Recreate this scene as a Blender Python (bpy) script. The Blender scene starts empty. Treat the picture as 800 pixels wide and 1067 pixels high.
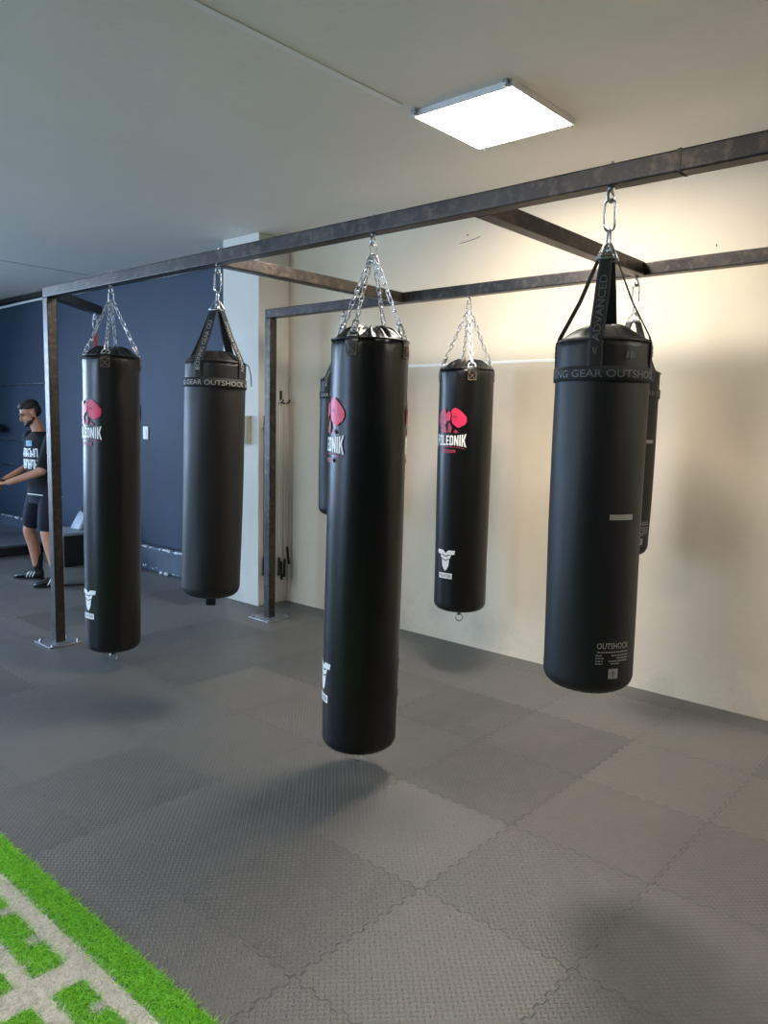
import bpy, bmesh, math, random
import numpy as np
from mathutils import Vector, Matrix, Quaternion
random.seed(7)
rng = np.random.default_rng(7)
PI = math.pi
sc = bpy.context.scene
COL = sc.collection

# ------------------------------------------------------------------ helpers
def lin(c):
    c = c / 255.0
    return c / 12.92 if c <= 0.04045 else ((c + 0.055) / 1.055) ** 2.4
def rgb(r, g, b):
    return (lin(r), lin(g), lin(b), 1.0)

class MB:
    """collects shapes, builds ONE mesh object"""
    def __init__(s):
        s.v = []; s.f = []; s.m = []; s.sm = []
    def add(s, vs, fs, mat=0, smooth=True, M=None):
        b = len(s.v)
        if M is not None:
            vs = [M @ Vector(v) for v in vs]
        s.v.extend(tuple(v) for v in vs)
        for f in fs:
            s.f.append(tuple(b + i for i in f)); s.m.append(mat); s.sm.append(smooth)
        return s
    def box(s, lo, hi, mat=0, M=None):
        x0, y0, z0 = lo; x1, y1, z1 = hi
        vs = [(x0,y0,z0),(x1,y0,z0),(x1,y1,z0),(x0,y1,z0),(x0,y0,z1),(x1,y0,z1),(x1,y1,z1),(x0,y1,z1)]
        fs = [(3,2,1,0),(4,5,6,7),(0,1,5,4),(1,2,6,5),(2,3,7,6),(3,0,4,7)]
        return s.add(vs, fs, mat, False, M)
    def lathe(s, prof, n=48, mat=0, M=None, pert=None, smooth=True, cap=True):
        vs = []; fs = []
        for i, (r, z) in enumerate(prof):
            for k in range(n):
                a = 2 * PI * k / n
                rr, zz = (r, z) if pert is None else pert(r, z, a, i)
                vs.append((rr * math.cos(a), rr * math.sin(a), zz))
        for i in range(len(prof) - 1):
            for k in range(n):
                k2 = (k + 1) % n
                fs.append((i*n+k, i*n+k2, (i+1)*n+k2, (i+1)*n+k))
        if cap:
            fs.append(tuple(range(n - 1, -1, -1)))
            t = (len(prof) - 1) * n
            fs.append(tuple(t + k for k in range(n)))
        return s.add(vs, fs, mat, smooth, M)
    def tube(s, pts, r, n=10, closed=False, mat=0, M=None, cap=True, squash=None):
        pts = [Vector(p) for p in pts]; N = len(pts)
        rs = r if isinstance(r, (list, tuple)) else [r] * N
        vs = []; fs = []; up = None
        for i in range(N):
            if closed:
                t = pts[(i + 1) % N] - pts[(i - 1) % N]
            else:
                t = pts[min(i + 1, N - 1)] - pts[max(i - 1, 0)]
            t = t.normalized() if t.length > 1e-9 else Vector((0, 0, 1))
            if up is None:
                up = Vector((0, 0, 1)) if abs(t.z) < .9 else Vector((1, 0, 0))
            up = up - t * up.dot(t)
            if up.length < 1e-6:
                up = t.orthogonal()
            up.normalize(); sd = t.cross(up)
            for k in range(n):
                a = 2 * PI * k / n
                vs.append(pts[i] + (up * math.cos(a) + sd * math.sin(a)) * rs[i])
        M2 = N if closed else N - 1
        for i in range(M2):
            j = (i + 1) % N
            for k in range(n):
                k2 = (k + 1) % n
                fs.append((i*n+k, i*n+k2, j*n+k2, j*n+k))
        if cap and not closed:
            fs.append(tuple(range(n - 1, -1, -1)))
            fs.append(tuple((N - 1) * n + k for k in range(n)))
        return s.add(vs, fs, mat, True, M)
    def ball(s, c, r, nu=20, nv=12, mat=0, sx=1, sy=1, sz=1, M=None):
        vs = []; fs = []
        for i in range(nv + 1):
            th = PI * i / nv
            for k in range(nu):
                a = 2 * PI * k / nu
                vs.append((c[0] + r*sx*math.sin(th)*math.cos(a), c[1] + r*sy*math.sin(th)*math.sin(a), c[2] + r*sz*math.cos(th)))
        for i in range(nv):
            for k in range(nu):
                k2 = (k + 1) % nu
                fs.append((i*nu+k, (i+1)*nu+k, (i+1)*nu+k2, i*nu+k2))
        return s.add(vs, fs, mat, True, M)
    def build(s, name, mats, parent=None, bevel=0, seg=2, weld=False):
        me = bpy.data.meshes.new(name)
        me.from_pydata(s.v, [], s.f)
        if not isinstance(mats, (list, tuple)):
            mats = [mats]
        for m in mats:
            me.materials.append(m)
        me.polygons.foreach_set('material_index', s.m)
        me.polygons.foreach_set('use_smooth', s.sm)
        me.update()
        if weld:
            bm = bmesh.new(); bm.from_mesh(me)
            bmesh.ops.remove_doubles(bm, verts=bm.verts, dist=1e-5)
            bmesh.ops.recalc_face_normals(bm, faces=bm.faces)
            bm.to_mesh(me); bm.free()
        o = bpy.data.objects.new(name, me)
        COL.objects.link(o)
        if parent is not None:
            o.parent = parent
        if bevel:
            b = o.modifiers.new('bevel', 'BEVEL'); b.width = bevel; b.segments = seg; b.limit_method = 'ANGLE'
        return o

def tag(o, label, cat, group=None):
    o['label'] = label; o['category'] = cat
    if group: o['group'] = group
    return o
def thing(name, label, cat, loc=(0, 0, 0), rot=None, group=None):
    o = bpy.data.objects.new(name, None); COL.objects.link(o)
    o.empty_display_size = .1
    o.location = loc
    if rot is not None:
        o.rotation_mode = 'QUATERNION'; o.rotation_quaternion = rot
    return tag(o, label, cat, group)
def struct(o):
    o['kind'] = 'structure'; return o

def stadium(L, W, n=6):
    """closed centre line of an oblong link, long axis z, in the xz plane, centred"""
    r = W / 2; h = L / 2 - r; p = []
    for k in range(n + 1):
        a = PI * k / n; p.append((r * math.cos(a), 0, h + r * math.sin(a)))
    for k in range(n + 1):
        a = PI + PI * k / n; p.append((r * math.cos(a), 0, -h + r * math.sin(a)))
    return p

# ------------------------------------------------------------------ node materials
class E:
    """a tiny expression layer over shader math nodes"""
    nt = None
    def __init__(s, sock): s.s = sock
    @staticmethod
    def op(o, *a, clamp=False):
        n = E.nt.nodes.new('ShaderNodeMath'); n.operation = o; n.use_clamp = clamp
        for i, x in enumerate(a):
            if isinstance(x, E): E.nt.links.new(x.s, n.inputs[i])
            else: n.inputs[i].default_value = x
        return E(n.outputs[0])
    def __add__(s, o): return E.op('ADD', s, o)
    __radd__ = __add__
    def __sub__(s, o): return E.op('SUBTRACT', s, o)
    def __rsub__(s, o): return E.op('SUBTRACT', o, s)
    def __mul__(s, o): return E.op('MULTIPLY', s, o)
    __rmul__ = __mul__
    def __truediv__(s, o): return E.op('DIVIDE', s, o)
    def floor(s): return E.op('FLOOR', s)
    def fract(s): return E.op('FRACT', s)
    def abs(s): return E.op('ABSOLUTE', s)
    def min(s, o): return E.op('MINIMUM', s, o)
    def max(s, o): return E.op('MAXIMUM', s, o)
    def sin(s): return E.op('SINE', s)
    def mod(s, o): return E.op('FLOORED_MODULO', s, o)
    def sat(s): return E.op('ADD', s, 0.0, clamp=True)
    def lt(s, o): return E.op('LESS_THAN', s, o)
    def pow(s, o): return E.op('POWER', s, o)
def nd(t): return E.nt.nodes.new(t)
def lk(a, b): E.nt.links.new(a.s if isinstance(a, E) else a, b)
def newmat(name):
    m = bpy.data.materials.new(name); m.use_nodes = True
    E.nt = m.node_tree
    return m, m.node_tree.nodes['Principled BSDF']
def objco():
    t = nd('ShaderNodeTexCoord'); sp = nd('ShaderNodeSeparateXYZ')
    E.nt.links.new(t.outputs['Object'], sp.inputs[0])
    return t.outputs['Object'], E(sp.outputs[0]), E(sp.outputs[1]), E(sp.outputs[2])
def noise(vec, scale, detail=4, rough=.55):
    n = nd('ShaderNodeTexNoise'); n.inputs['Scale'].default_value = scale
    n.inputs['Detail'].default_value = detail; n.inputs['Roughness'].default_value = rough
    if vec is not None: E.nt.links.new(vec, n.inputs['Vector'])
    return E(n.outputs[0])
def mixc(fac, a, b):
    n = nd('ShaderNodeMix'); n.data_type = 'RGBA'
    if isinstance(fac, E): lk(fac, n.inputs[0])
    else: n.inputs[0].default_value = fac
    for i, x in ((6, a), (7, b)):
        if isinstance(x, tuple): n.inputs[i].default_value = x
        else: E.nt.links.new(x, n.inputs[i])
    return n.outputs[2]
def ramp01(x, lo, hi):
    n = nd('ShaderNodeMapRange'); n.inputs[1].default_value = lo; n.inputs[2].default_value = hi
    lk(x, n.inputs[0]); return E(n.outputs[0])
def bump(b, h, strength, dist):
    n = nd('ShaderNodeBump'); n.inputs['Strength'].default_value = strength; n.inputs['Distance'].default_value = dist
    lk(h, n.inputs['Height']); E.nt.links.new(n.outputs[0], b.inputs['Normal'])
def fibre(name, c1, c2):
    m, b = newmat(name)
    vec, X, Y, Z = objco()
    c = mixc(ramp01(noise(vec, 160), .3, .7), c1, c2)
    lk(c, b.inputs['Base Color']); b.inputs['Roughness'].default_value = .5
    t = nd('ShaderNodeBsdfTranslucent'); lk(c, t.inputs[0]); mx = nd('ShaderNodeMixShader'); mx.inputs[0].default_value = .45
    lk(b.outputs[0], mx.inputs[1]); lk(t.outputs[0], mx.inputs[2]); lk(mx.outputs[0], m.node_tree.nodes['Material Output'].inputs[0])
    return m
def surf(name, c1, c2=None, scale=6, rough=.5, rvar=0, metal=0, bs=0, bd=.001, bscale=60, spec=.5, sheen=0, detail=4):
    m, b = newmat(name)
    vec, X, Y, Z = objco()
    if c2 is None: c2 = c1
    nz = ramp01(noise(vec, scale, detail), .3, .7)
    lk(mixc(nz, c1, c2), b.inputs['Base Color'])
    if rvar:
        lk(noise(vec, scale * 1.7) * (2 * rvar) + (rough - rvar), b.inputs['Roughness'])
    else:
        b.inputs['Roughness'].default_value = rough
    b.inputs['Metallic'].default_value = metal
    b.inputs['Specular IOR Level'].default_value = spec
    if sheen: b.inputs['Sheen Weight'].default_value = sheen
    if bs: bump(b, noise(vec, bscale, 3), bs, bd)
    return m
def emit(name, col, strength):
    m, b = newmat(name)
    b.inputs['Base Color'].default_value = col
    b.inputs['Emission Color'].default_value = col
    b.inputs['Emission Strength'].default_value = strength
    return m

TX, TY = .605, .597            # pitch of the puzzle mats
def floor_mat():
    m, b = newmat('rubber_puzzle_mats')
    vec, X, Y, Z = objco()
    tooth = .0075
    wx = ((Y * (2 * PI / .066)).sin() * 2.6).max(-1.0).min(1.0) * (tooth / TX)
    wy = ((X * (2 * PI / .066)).sin() * 2.6).max(-1.0).min(1.0) * (tooth / TY)
    tx = (X - 3.25) / TX + wx
    ty = (Y - 1.58) / TY + wy
    ix, iy = tx.floor(), ty.floor()
    fx, fy = tx - ix, ty - iy
    dx = fx.min(1.0 - fx) * TX
    dy = fy.min(1.0 - fy) * TY
    d = dx.min(dy)
    groove = 1.0 - ramp01(d, .0004, .0022)
    chk = (ix + iy).mod(2.0)
    hsh = ((ix * 12.9898 + iy * 78.233).sin() * 43758.547).fract()
    s = .0175
    ca = (X + Y) * (.70711 / s); cb = (X - Y) * (.70711 / s)
    ia, ib = ca.floor(), cb.floor()
    par = (ia + ib).mod(2.0)
    la = ca - ia - .5; lb = cb - ib - .5
    u = la * (1.0 - par) + lb * par
    v = lb * (1.0 - par) + la * par
    e = E.op('SQRT', (u / .50).pow(2.0) + (v / .17).pow(2.0))
    ridge = 1.0 - ramp01(e, .35, 1.0)
    amp = .3 + .7 * ramp01(chk * .55 + hsh * .45, .1, .9)
    fine = noise(vec, 900, 2)
    h = ridge * amp - groove * 1.6 + fine * .05
    n1 = ramp01(noise(vec, 1.3, 5, .6), .35, .7)
    n2 = ramp01(noise(vec, 14, 5, .65), .45, .75)
    base = mixc(hsh, rgb(67, 65, 63), rgb(95, 92, 88))
    c = mixc(n1 * .35, base, rgb(100, 97, 92))
    c = mixc(n2 * .22, c, rgb(128, 124, 118))
    c = mixc(ridge * amp * .30, c, rgb(158, 156, 152))
    c = mixc(groove * .5, c, rgb(34, 33, 32))
    lk(c, b.inputs['Base Color'])
    lk(.45 + n2 * .10 + n1 * .05, b.inputs['Roughness'])
    b.inputs['Specular IOR Level'].default_value = .85
    bump(b, h, 1.0, .0075)
    return m
def plaster(name, c1, c2, dirt=None):
    m, b = newmat(name)
    vec, X, Y, Z = objco()
    c = mixc(ramp01(noise(vec, .9, 4), .3, .7), c1, c2)
    if dirt:
        mask = (1.0 - ramp01(Z, .0, .55)) * ramp01(noise(vec, 3.5, 6, .7), .48, .66) * .55
        c = mixc(mask, c, dirt)
    lk(c, b.inputs['Base Color'])
    b.inputs['Roughness'].default_value = .62
    b.inputs['Specular IOR Level'].default_value = .35
    bump(b, noise(vec, 5, 5, .6) * 1.0 + noise(vec, 60, 3) * .12, .35, .012)
    return m

def leather(name, col, rough, bs, bscale):
    m, b = newmat(name)
    vec, X, Y, Z = objco()
    b.inputs['Base Color'].default_value = col
    lk(rough - .06 + noise(vec, 9, 4) * .12, b.inputs['Roughness'])
    b.inputs['Specular IOR Level'].default_value = .42
    st = nd('ShaderNodeMapping'); st.inputs['Scale'].default_value = (1, 1, .35)
    E.nt.links.new(vec, st.inputs[0])
    bump(b, noise(st.outputs[0], 7, 2) * 1.0 + noise(vec, bscale, 3) * .05, bs, .012)
    return m
def steel_mat():
    m, b = newmat('raw_black_steel')
    vec, X, Y, Z = objco()
    n1 = ramp01(noise(vec, 3, 6, .65), .35, .7)
    n2 = ramp01(noise(vec, 24, 4, .6), .5, .75)
    c = mixc(n1, rgb(64, 61, 60), rgb(84, 79, 76))
    c = mixc(n2 * .5, c, rgb(124, 110, 98))
    lk(c, b.inputs['Base Color'])
    lk(.36 + n1 * .12, b.inputs['Roughness'])
    b.inputs['Metallic'].default_value = 1.0
    bump(b, noise(vec, 80, 3), .12, .001)
    return m

M_floor = floor_mat()
M_cream = plaster('cream_plaster', rgb(222, 208, 184), rgb(213, 198, 173), rgb(186, 175, 158))
M_pillar = plaster('white_plaster', rgb(226, 222, 212), rgb(218, 213, 201), rgb(190, 184, 172))
M_blue = plaster('slate_blue_paint', rgb(46, 62, 83), rgb(40, 54, 74))
M_plinth = surf('slate_blue_plinth', rgb(54, 68, 86), rgb(70, 84, 100), 4, .5, .1, bs=.3, bd=.004, bscale=20)
M_chip = surf('bare_plaster_chips', rgb(214, 220, 226), rgb(180, 190, 200), 12, .7)
M_ceil = plaster('ceiling_paint', rgb(236, 231, 222), rgb(230, 225, 215))
M_steel = steel_mat()
M_zinc = surf('zinc_plated_steel', rgb(200, 202, 206), rgb(170, 172, 178), 30, .28, .06, metal=1)
M_galv = surf('galvanised_plate', rgb(176, 178, 182), rgb(140, 143, 150), 14, .45, .1, metal=.8)
M_pu = leather('black_glossy_leatherette', rgb(10, 10, 11), .36, .10, 120)
M_putop = leather('black_gathered_leatherette', rgb(13, 13, 14), .33, .2, 60)
M_matte = leather('black_matte_leatherette', rgb(19, 19, 20), .52, .08, 140)
M_web = surf('black_webbing', rgb(24, 24, 26), rgb(32, 32, 34), 300, .75, bs=.4, bd=.0006, bscale=500)
M_thread = surf('grey_thread', rgb(150, 130, 105), None, 40, .8)
M_greytext = surf('grey_print', rgb(150, 148, 142), rgb(138, 136, 132), 50, .6)
M_dimtext = surf('dark_grey_print', rgb(92, 92, 93), rgb(84, 84, 86), 50, .6)
M_whiteprint = surf('white_print', rgb(238, 238, 238), None, 50, .45)
M_pink = surf('pink_print', rgb(226, 52, 92), rgb(214, 44, 84), 20, .45)
M_rose = surf('dusky_rose_print', rgb(176, 56, 84), rgb(160, 48, 76), 20, .45)
M_darkprint = surf('dark_maroon_print', rgb(52, 12, 22), None, 20, .5)
M_white = surf('white_enamel', rgb(236, 234, 230), None, 20, .4)
M_blackp = surf('black_plastic', rgb(20, 20, 21), rgb(26, 26, 27), 40, .45)
M_rope = surf('white_pvc_rope', rgb(228, 222, 208), None, 30, .4)
M_brown = surf('brown_leather_rope', rgb(120, 86, 58), None, 30, .6)
M_beige = surf('beige_plastic', rgb(226, 218, 198), None, 20, .5)
M_panel = emit('lit_diffuser', (1.0, .925, .83, 1), 33)
M_fill_panel = emit('fill_diffuser_near', (1.0, .925, .83, 1), 40)  # glow of the added fill panel, evens out the cream wall
M_panel2 = emit('lit_diffuser_dim', (1.0, .93, .84, 1), 25)  # weaker glow, so the bag shadows it casts stay faint
M_red = surf('red_webbing', rgb(176, 44, 58), None, 40, .7)
M_rubber = surf('charcoal_rubber', rgb(64, 70, 78), rgb(84, 92, 102), 30, .6, .1, bs=.2, bd=.002, bscale=80)
M_black = surf('black_paint', rgb(14, 14, 16), rgb(20, 20, 22), 20, .5)
M_greyvinyl = surf('grey_vinyl', rgb(150, 158, 168), rgb(130, 138, 150), 10, .5)
M_green = fibre('green_turf_fibre', rgb(122, 198, 40), rgb(142, 216, 58))
M_greenb = fibre('green_turf_fibre_light', rgb(160, 226, 74), rgb(178, 236, 96))
M_whitet = fibre('white_turf_fibre', rgb(250, 246, 240), rgb(240, 236, 230))
M_whitet2 = fibre('white_turf_fibre_grey', rgb(214, 208, 198), rgb(200, 195, 186))
M_back = surf('turf_backing', rgb(48, 104, 24), rgb(62, 128, 34), 90, .9)
M_skin = surf('skin', rgb(196, 140, 112), rgb(184, 126, 98), 18, .5)
M_hair = surf('dark_brown_hair', rgb(26, 19, 16), rgb(38, 28, 22), 60, .6, bs=.4, bd=.004, bscale=160)
M_shirt = surf('black_jersey', rgb(11, 12, 15), rgb(15, 16, 20), 8, .9, bs=.3, bd=.01, bscale=9)
M_shorts = surf('navy_cloth', rgb(14, 20, 36), rgb(19, 27, 46), 8, .9, bs=.3, bd=.01, bscale=9)
M_sock = surf('black_knit', rgb(20, 20, 22), None, 60, .9)
M_eye = surf('eye_dark', rgb(24, 18, 16), None, 30, .3)
M_patch = surf('pale_blue_print', rgb(120, 168, 196), rgb(70, 120, 140), 40, .6)

# ------------------------------------------------------------------ camera
H = 1.65
yaw, pitch, roll = (math.radians(a) for a in (48.721, 6.572, 1.247))
fw = Vector((math.sin(yaw)*math.cos(pitch), math.cos(yaw)*math.cos(pitch), -math.sin(pitch)))
rt = Vector((math.cos(yaw), -math.sin(yaw), 0)); up = rt.cross(fw)
cr, sr = math.cos(roll), math.sin(roll)
r2 = rt * cr + up * sr; u2 = -rt * sr + up * cr
cam = bpy.data.cameras.new('camera'); co = bpy.data.objects.new('camera', cam); COL.objects.link(co)
co.matrix_world = Matrix(((r2.x, u2.x, -fw.x, 0), (r2.y, u2.y, -fw.y, 0), (r2.z, u2.z, -fw.z, H), (0, 0, 0, 1)))
cam.sensor_fit = 'VERTICAL'; cam.sensor_height = 36; cam.lens = 801 / 1067 * 36
cam.clip_start = .05; cam.clip_end = 100
sc.camera = co

# ------------------------------------------------------------------ room
WX, CZ = 4.67, 3.237            # right wall plane, ceiling height
XL, YF, YN = -4.0, 12.6, -3.6   # left wall, far wall, near wall
struct(MB().box((XL-.2, YN-.2, -.12), (WX+.2, YF+.2, 0)).build('floor', M_floor))
struct(MB().box((XL-.2, YN-.2, CZ), (WX+.2, YF+.2, CZ+.2)).build('ceiling', M_ceil))
struct(MB().box((WX, YN-.2, 0), (WX+.2, 5.6, CZ)).build('wall_right', M_cream))
struct(MB().box((WX, 5.6, 0), (WX+.2, YF+.2, CZ)).build('wall_far_right', M_blue))
pil = struct(MB().box((4.324, 5.27, 0), (WX, 5.77, CZ)).build('pillar', M_pillar, bevel=.008))
struct(MB().box((XL, YN-.2, 0), (WX, YN, CZ)).build('wall_near', M_blue))
# raised blue plinth along the blue wall
pl = MB().box((4.53, 5.77, 0), (WX, YF, .265))
plo = struct(pl.build('baseboard_right', M_plinth, bevel=.012))
ch = MB()
for k in range(46):                                    # chipped bare edge along the plinth
    y = 6.3 + k * .11 + random.uniform(-.05, .05); w = random.uniform(.02, .09); hgt = random.uniform(.004, .014)
    ch.box((4.526, y, .258 - hgt), (4.56, y + w, .2665))
for k in range(26):
    y = random.uniform(6.6, 7.5) if k < 18 else random.uniform(7.5, 11)
    ch.ball((4.531, y, random.uniform(.008, .05)), random.uniform(.004, .014), 8, 6, sx=.5)
for k in range(6):
    y = random.uniform(6.98, 7.12); ch.ball((4.515, y, .012), random.uniform(.012, .022), 8, 6)
ch.build('chipped_edge', M_chip, plo)

def wall_with_holes(name, axis, at, thick, a0, a1, holes, mat):
    """wall with rectangular window openings; holes (a_lo, a_hi, z_lo, z_hi) ascending"""
    mb = MB()
    def bx(a, b, z0, z1):
        if b - a < 1e-4 or z1 - z0 < 1e-4: return
        if axis == 'x': mb.box((at - thick, a, z0), (at, b, z1))
        else: mb.box((a, at, z0), (b, at + thick, z1))
    cur = a0
    for (p, q, z0, z1) in holes:
        bx(cur, p, 0, CZ); bx(p, q, 0, z0); bx(p, q, z1, CZ); cur = q
    bx(cur, a1, 0, CZ)
    return struct(mb.build(name, mat))
WIN_L = [(5.2, 7.6, .7, 2.9), (9.0, 11.2, .7, 2.9)]
WIN_F = [(-3.0, -.8, .7, 3.12), (-.4, 1.8, .7, 3.12)]
wall_with_holes('wall_left', 'x', XL, .2, YN-.2, YF+.2, WIN_L, M_blue)
wall_with_holes('wall_far', 'y', YF, .2, XL, WX, WIN_F, M_blue)
mg, gb = newmat('window_glass')
tr = nd('ShaderNodeBsdfTransparent'); gl = nd('ShaderNodeBsdfGlossy'); mx = nd('ShaderNodeMixShader')
gl.inputs['Roughness'].default_value = .02; mx.inputs[0].default_value = .06
E.nt.links.new(tr.outputs[0], mx.inputs[1]); E.nt.links.new(gl.outputs[0], mx.inputs[2])
E.nt.links.new(mx.outputs[0], mg.node_tree.nodes['Material Output'].inputs[0])
wn = 0
for ax, holes in (('x', WIN_L), ('y', WIN_F)):
    for (p, q, z0, z1) in holes:
        wn += 1
        fr = MB(); gp = MB()
        def bx(mb, a, b, c, d, t0, t1):
            if ax == 'x': mb.box((XL - t1, a, c), (XL - t0, b, d))
            else: mb.box((a, YF + t0, c), (b, YF + t1, d))
        w = .06; mid = (p + q) / 2
        for (a, b, c, d) in ((p, p+w, z0, z1), (q-w, q, z0, z1), (p+w, q-w, z0, z0+w), (p+w, q-w, z1-w, z1), (mid-.03, mid+.03, z0+w, z1-w)):
            bx(fr, a, b, c, d, .06, .13)
        bx(gp, p+w, q-w, z0+w, z1-w, .09, .098)
        wo = struct(fr.build('window_%d' % wn, M_white, bevel=.005)); gp.build('pane', mg, wo)
        ld = bpy.data.lights.new('daylight', 'AREA'); ld.shape = 'RECTANGLE'; ld.spread = math.radians(140)
        ld.size = q - p; ld.size_y = z1 - z0; ld.color = (.50, .71, 1.0)
        ld.energy = (78, 24)[WIN_L.index((p, q, z0, z1))] if ax == 'x' else (60, 130)[WIN_F.index((p, q, z0, z1))]
        lo = bpy.data.objects.new('daylight', ld); COL.objects.link(lo)
        zc = (z0 + z1) / 2
        if ax == 'x':
            lo.location = (XL - .25, mid, zc); d = Vector((1, 0, -.45))
        else:
            lo.location = (mid, YF + .25, zc); d = Vector((0, -1, -.45))
        lo.rotation_euler = d.to_track_quat('-Z', 'Z').to_euler()

# thin plaster ledge on the cream wall, marks, ceiling cable covers, wall pipe and trim
led = MB()
for k in range(6):
    y0 = 2.15 + k * .33
    led.box((WX - .003, y0, 2.086), (WX, y0 + .33, 2.104 + .003*random.random()))
struct(led.build('trim_1', M_white, bevel=.0015))
mk = MB(); mk.ball((WX, 3.358, 3.009), .007, 10, 8, sx=.4)
mk.tube([(WX-.001, 3.42, 2.958), (WX-.001, 3.30, 2.972), (WX-.001, 3.25, 2.985)], .0022, 6)
mk.tube([(WX-.001, 1.60, 2.70), (WX-.001, 1.605, 2.715)], .003, 6)
struct(mk.build('trim_2', M_darkprint if False else M_rubber))
cc = MB().box((-1.0, 2.636, CZ-.004), (3.08, 2.676, CZ))
struct(cc.build('trim_3', M_white, bevel=.002))
struct(MB().box((2.6, 8.40, CZ-.005), (4.45, 8.44, CZ)).build('trim_4', M_ceil, bevel=.002))
pp = MB().tube([(WX-.03, 6 + .5*k, 3.145 - .02*abs(math.sin(k*.75))) for k in range(14)], .016, 10)
struct(pp.build('trim_5', M_white))
struct(MB().box((WX-.05, 9.2, 3.165), (WX, YF, 3.225)).build('trim_6', M_black, bevel=.005))

# small white plate on the blue wall, box on the pillar
sw = thing('wall_switch', 'small white switch plate on the blue wall beside the tall bag', 'switch', (WX, 7.62, 1.49))
MB().box((-.012, -.05, -.07), (0, .05, .07)).build('plate', M_white, sw, bevel=.004)
MB().box((-.018, -.02, -.03), (-.0121, .02, .03)).build('rocker', M_white, sw, bevel=.002)
eb = thing('wall_box', 'beige electrical box on the side of the white pillar', 'electrical box', (4.324, 5.44, 1.568))
MB().box((-.055, -.07, -.125), (-.0005, .09, .125)).build('box_body', M_beige, eb, bevel=.006)
MB().box((-.064, -.06, -.115), (-.0552, .08, .115)).build('cover', M_beige, eb, bevel=.004)

# ------------------------------------------------------------------ ceiling light
def panel_light(label, px, py, M_panel):
    cl = thing('ceiling_light_panel', label, 'ceiling light', (px, py, 3.207))
    fr = MB(); a = .302
    for (x0, y0, x1, y1) in ((-a, -a, a, -a+.014), (-a, a-.014, a, a), (-a, -a+.014, -a+.014, a-.014), (a-.014, -a+.014, a, a-.014)):
        fr.box((x0, y0, 0), (x1, y1, .0295))
    fr.build('panel_frame', M_white, cl, bevel=.002)
    MB().box((-a+.014, -a+.014, .002), (a-.014, a-.014, .022)).build('diffuser', M_panel, cl)
    for sx, sy in ((-1, -1), (1, -1), (1, 1), (-1, 1)):
        b = MB().box((sx*(a+.013)-.012, sy*(a-.03)-.012, .006), (sx*(a+.013)+.012, sy*(a-.03)+.012, .0295))
        b.tube([(sx*(a+.013), sy*(a-.03), .006), (sx*(a+.013), sy*(a-.03), -.004)], .007, 10)
        b.build('corner_clip', M_zinc, cl, bevel=.002)
panel_light('lit square white panel light on the ceiling above the rack', 3.472, 2.353, M_panel)
panel_light('lit square white panel light on the ceiling above the turf', -.5, 2.335, M_panel2)
panel_light('added unseen fill light panel on the ceiling over the near end of the rack', 3.445, -1.3, M_fill_panel)  # added out of view as fill for the lower cream wall

# ------------------------------------------------------------------ the steel bag rack
B = .07; ZB = 2.472; ZT = 2.542
AX, BX = 2.537, 4.105
A_END, B_END = 5.445, 4.93
NEAR = -1.9
HOOKS_A = [4.58, 3.475, 2.355, 1.25]
HOOKS_B = [4.072, 2.947, 1.835]
rk = thing('bag_rack', 'black steel box frame carrying all the punching bags', 'bag rack', (3.3, 3, 0))
rk_off = Vector((3.3, 3, 0))
def rbox(name, lo, hi, mat=M_steel, bevel=.006):
    lo = Vector(lo) - rk_off; hi = Vector(hi) - rk_off
    return MB().box(lo, hi).build(name, mat, rk, bevel=bevel, seg=3)
rbox('beam', (AX, NEAR, ZB), (AX + B, A_END, ZT))
rbox('beam', (BX, NEAR, ZB), (BX + B, B_END, ZT))
rbox('cross_beam', (AX + B, 1.775, ZB), (BX, 1.845, ZT))
rbox('cross_beam', (AX + B, 3.475, ZB), (BX, 3.545, ZT))
# diagonal outrigger at the far corner
d = Vector((.72, .69, 0)).normalized(); n = Vector((d.y, -d.x, 0))
s0 = Vector((AX + B*.75, A_END - B*.3, ZB)); e0 = Vector((3.235, 5.965, ZB))
vs = []
for base in (s0, e0):
    for q, z in ((-1, 0), (1, 0), (1, B), (-1, B)):
        p = base + n * (q * B / 2) + Vector((0, 0, z)) - rk_off; vs.append(p)
MB().add(vs, [(0,1,2,3),(7,6,5,4),(0,4,5,1),(1,5,6,2),(2,6,7,3),(3,7,4,0)], smooth=False).build('outrigger', M_steel, rk, bevel=.006, seg=3, weld=True)
def base_plate(cx, cy):
    s = .125
    p = MB().box((cx-s-rk_off.x, cy-s-rk_off.y, .0005), (cx+s-rk_off.x, cy+s-rk_off.y, .011)).build('base_plate', M_galv, rk, bevel=.002)
    for sx in (-1, 1):
        for sy in (-1, 1):
            x, y = cx + sx*.095 - rk_off.x, cy + sy*.095 - rk_off.y
            MB().lathe([(.014, .0105), (.014, .02), (.007, .0205), (.007, .034), (.001, .0345)], 6, M=Matrix.Translation((x, y, 0)), smooth=False).build('bolt', M_zinc, p)
for (x, y) in ((AX, 5.375), (BX, 4.86), (AX, NEAR), (BX, NEAR)):
    rbox('post', (x, y, .0112), (x + B, y + B, ZB - .0005))
    base_plate(x + B/2, y + B/2)
def eye_bolt(x, y, rot=None):
    if rot is None: rot = math.atan2(-y, -x) + math.radians(60)
    m = MB()
    M = Matrix.Translation((x - rk_off.x, y - rk_off.y, ZB)) @ Matrix.Rotation(rot, 4, 'Z')
    m.lathe([(.013, 0), (.013, -.004)], 20, M=M)
    m.tube([(0, 0, -.003), (0, 0, -.012)], .006, 10, M=M)
    m.tube([(0, .019*math.cos(2*PI*k/24), -.029 + .019*math.sin(2*PI*k/24)) for k in range(24)], .0048, 8, closed=True, M=M)
    m.build('eye_bolt', M_zinc, rk)
for y in HOOKS_A: eye_bolt(AX + B/2, y)
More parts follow.
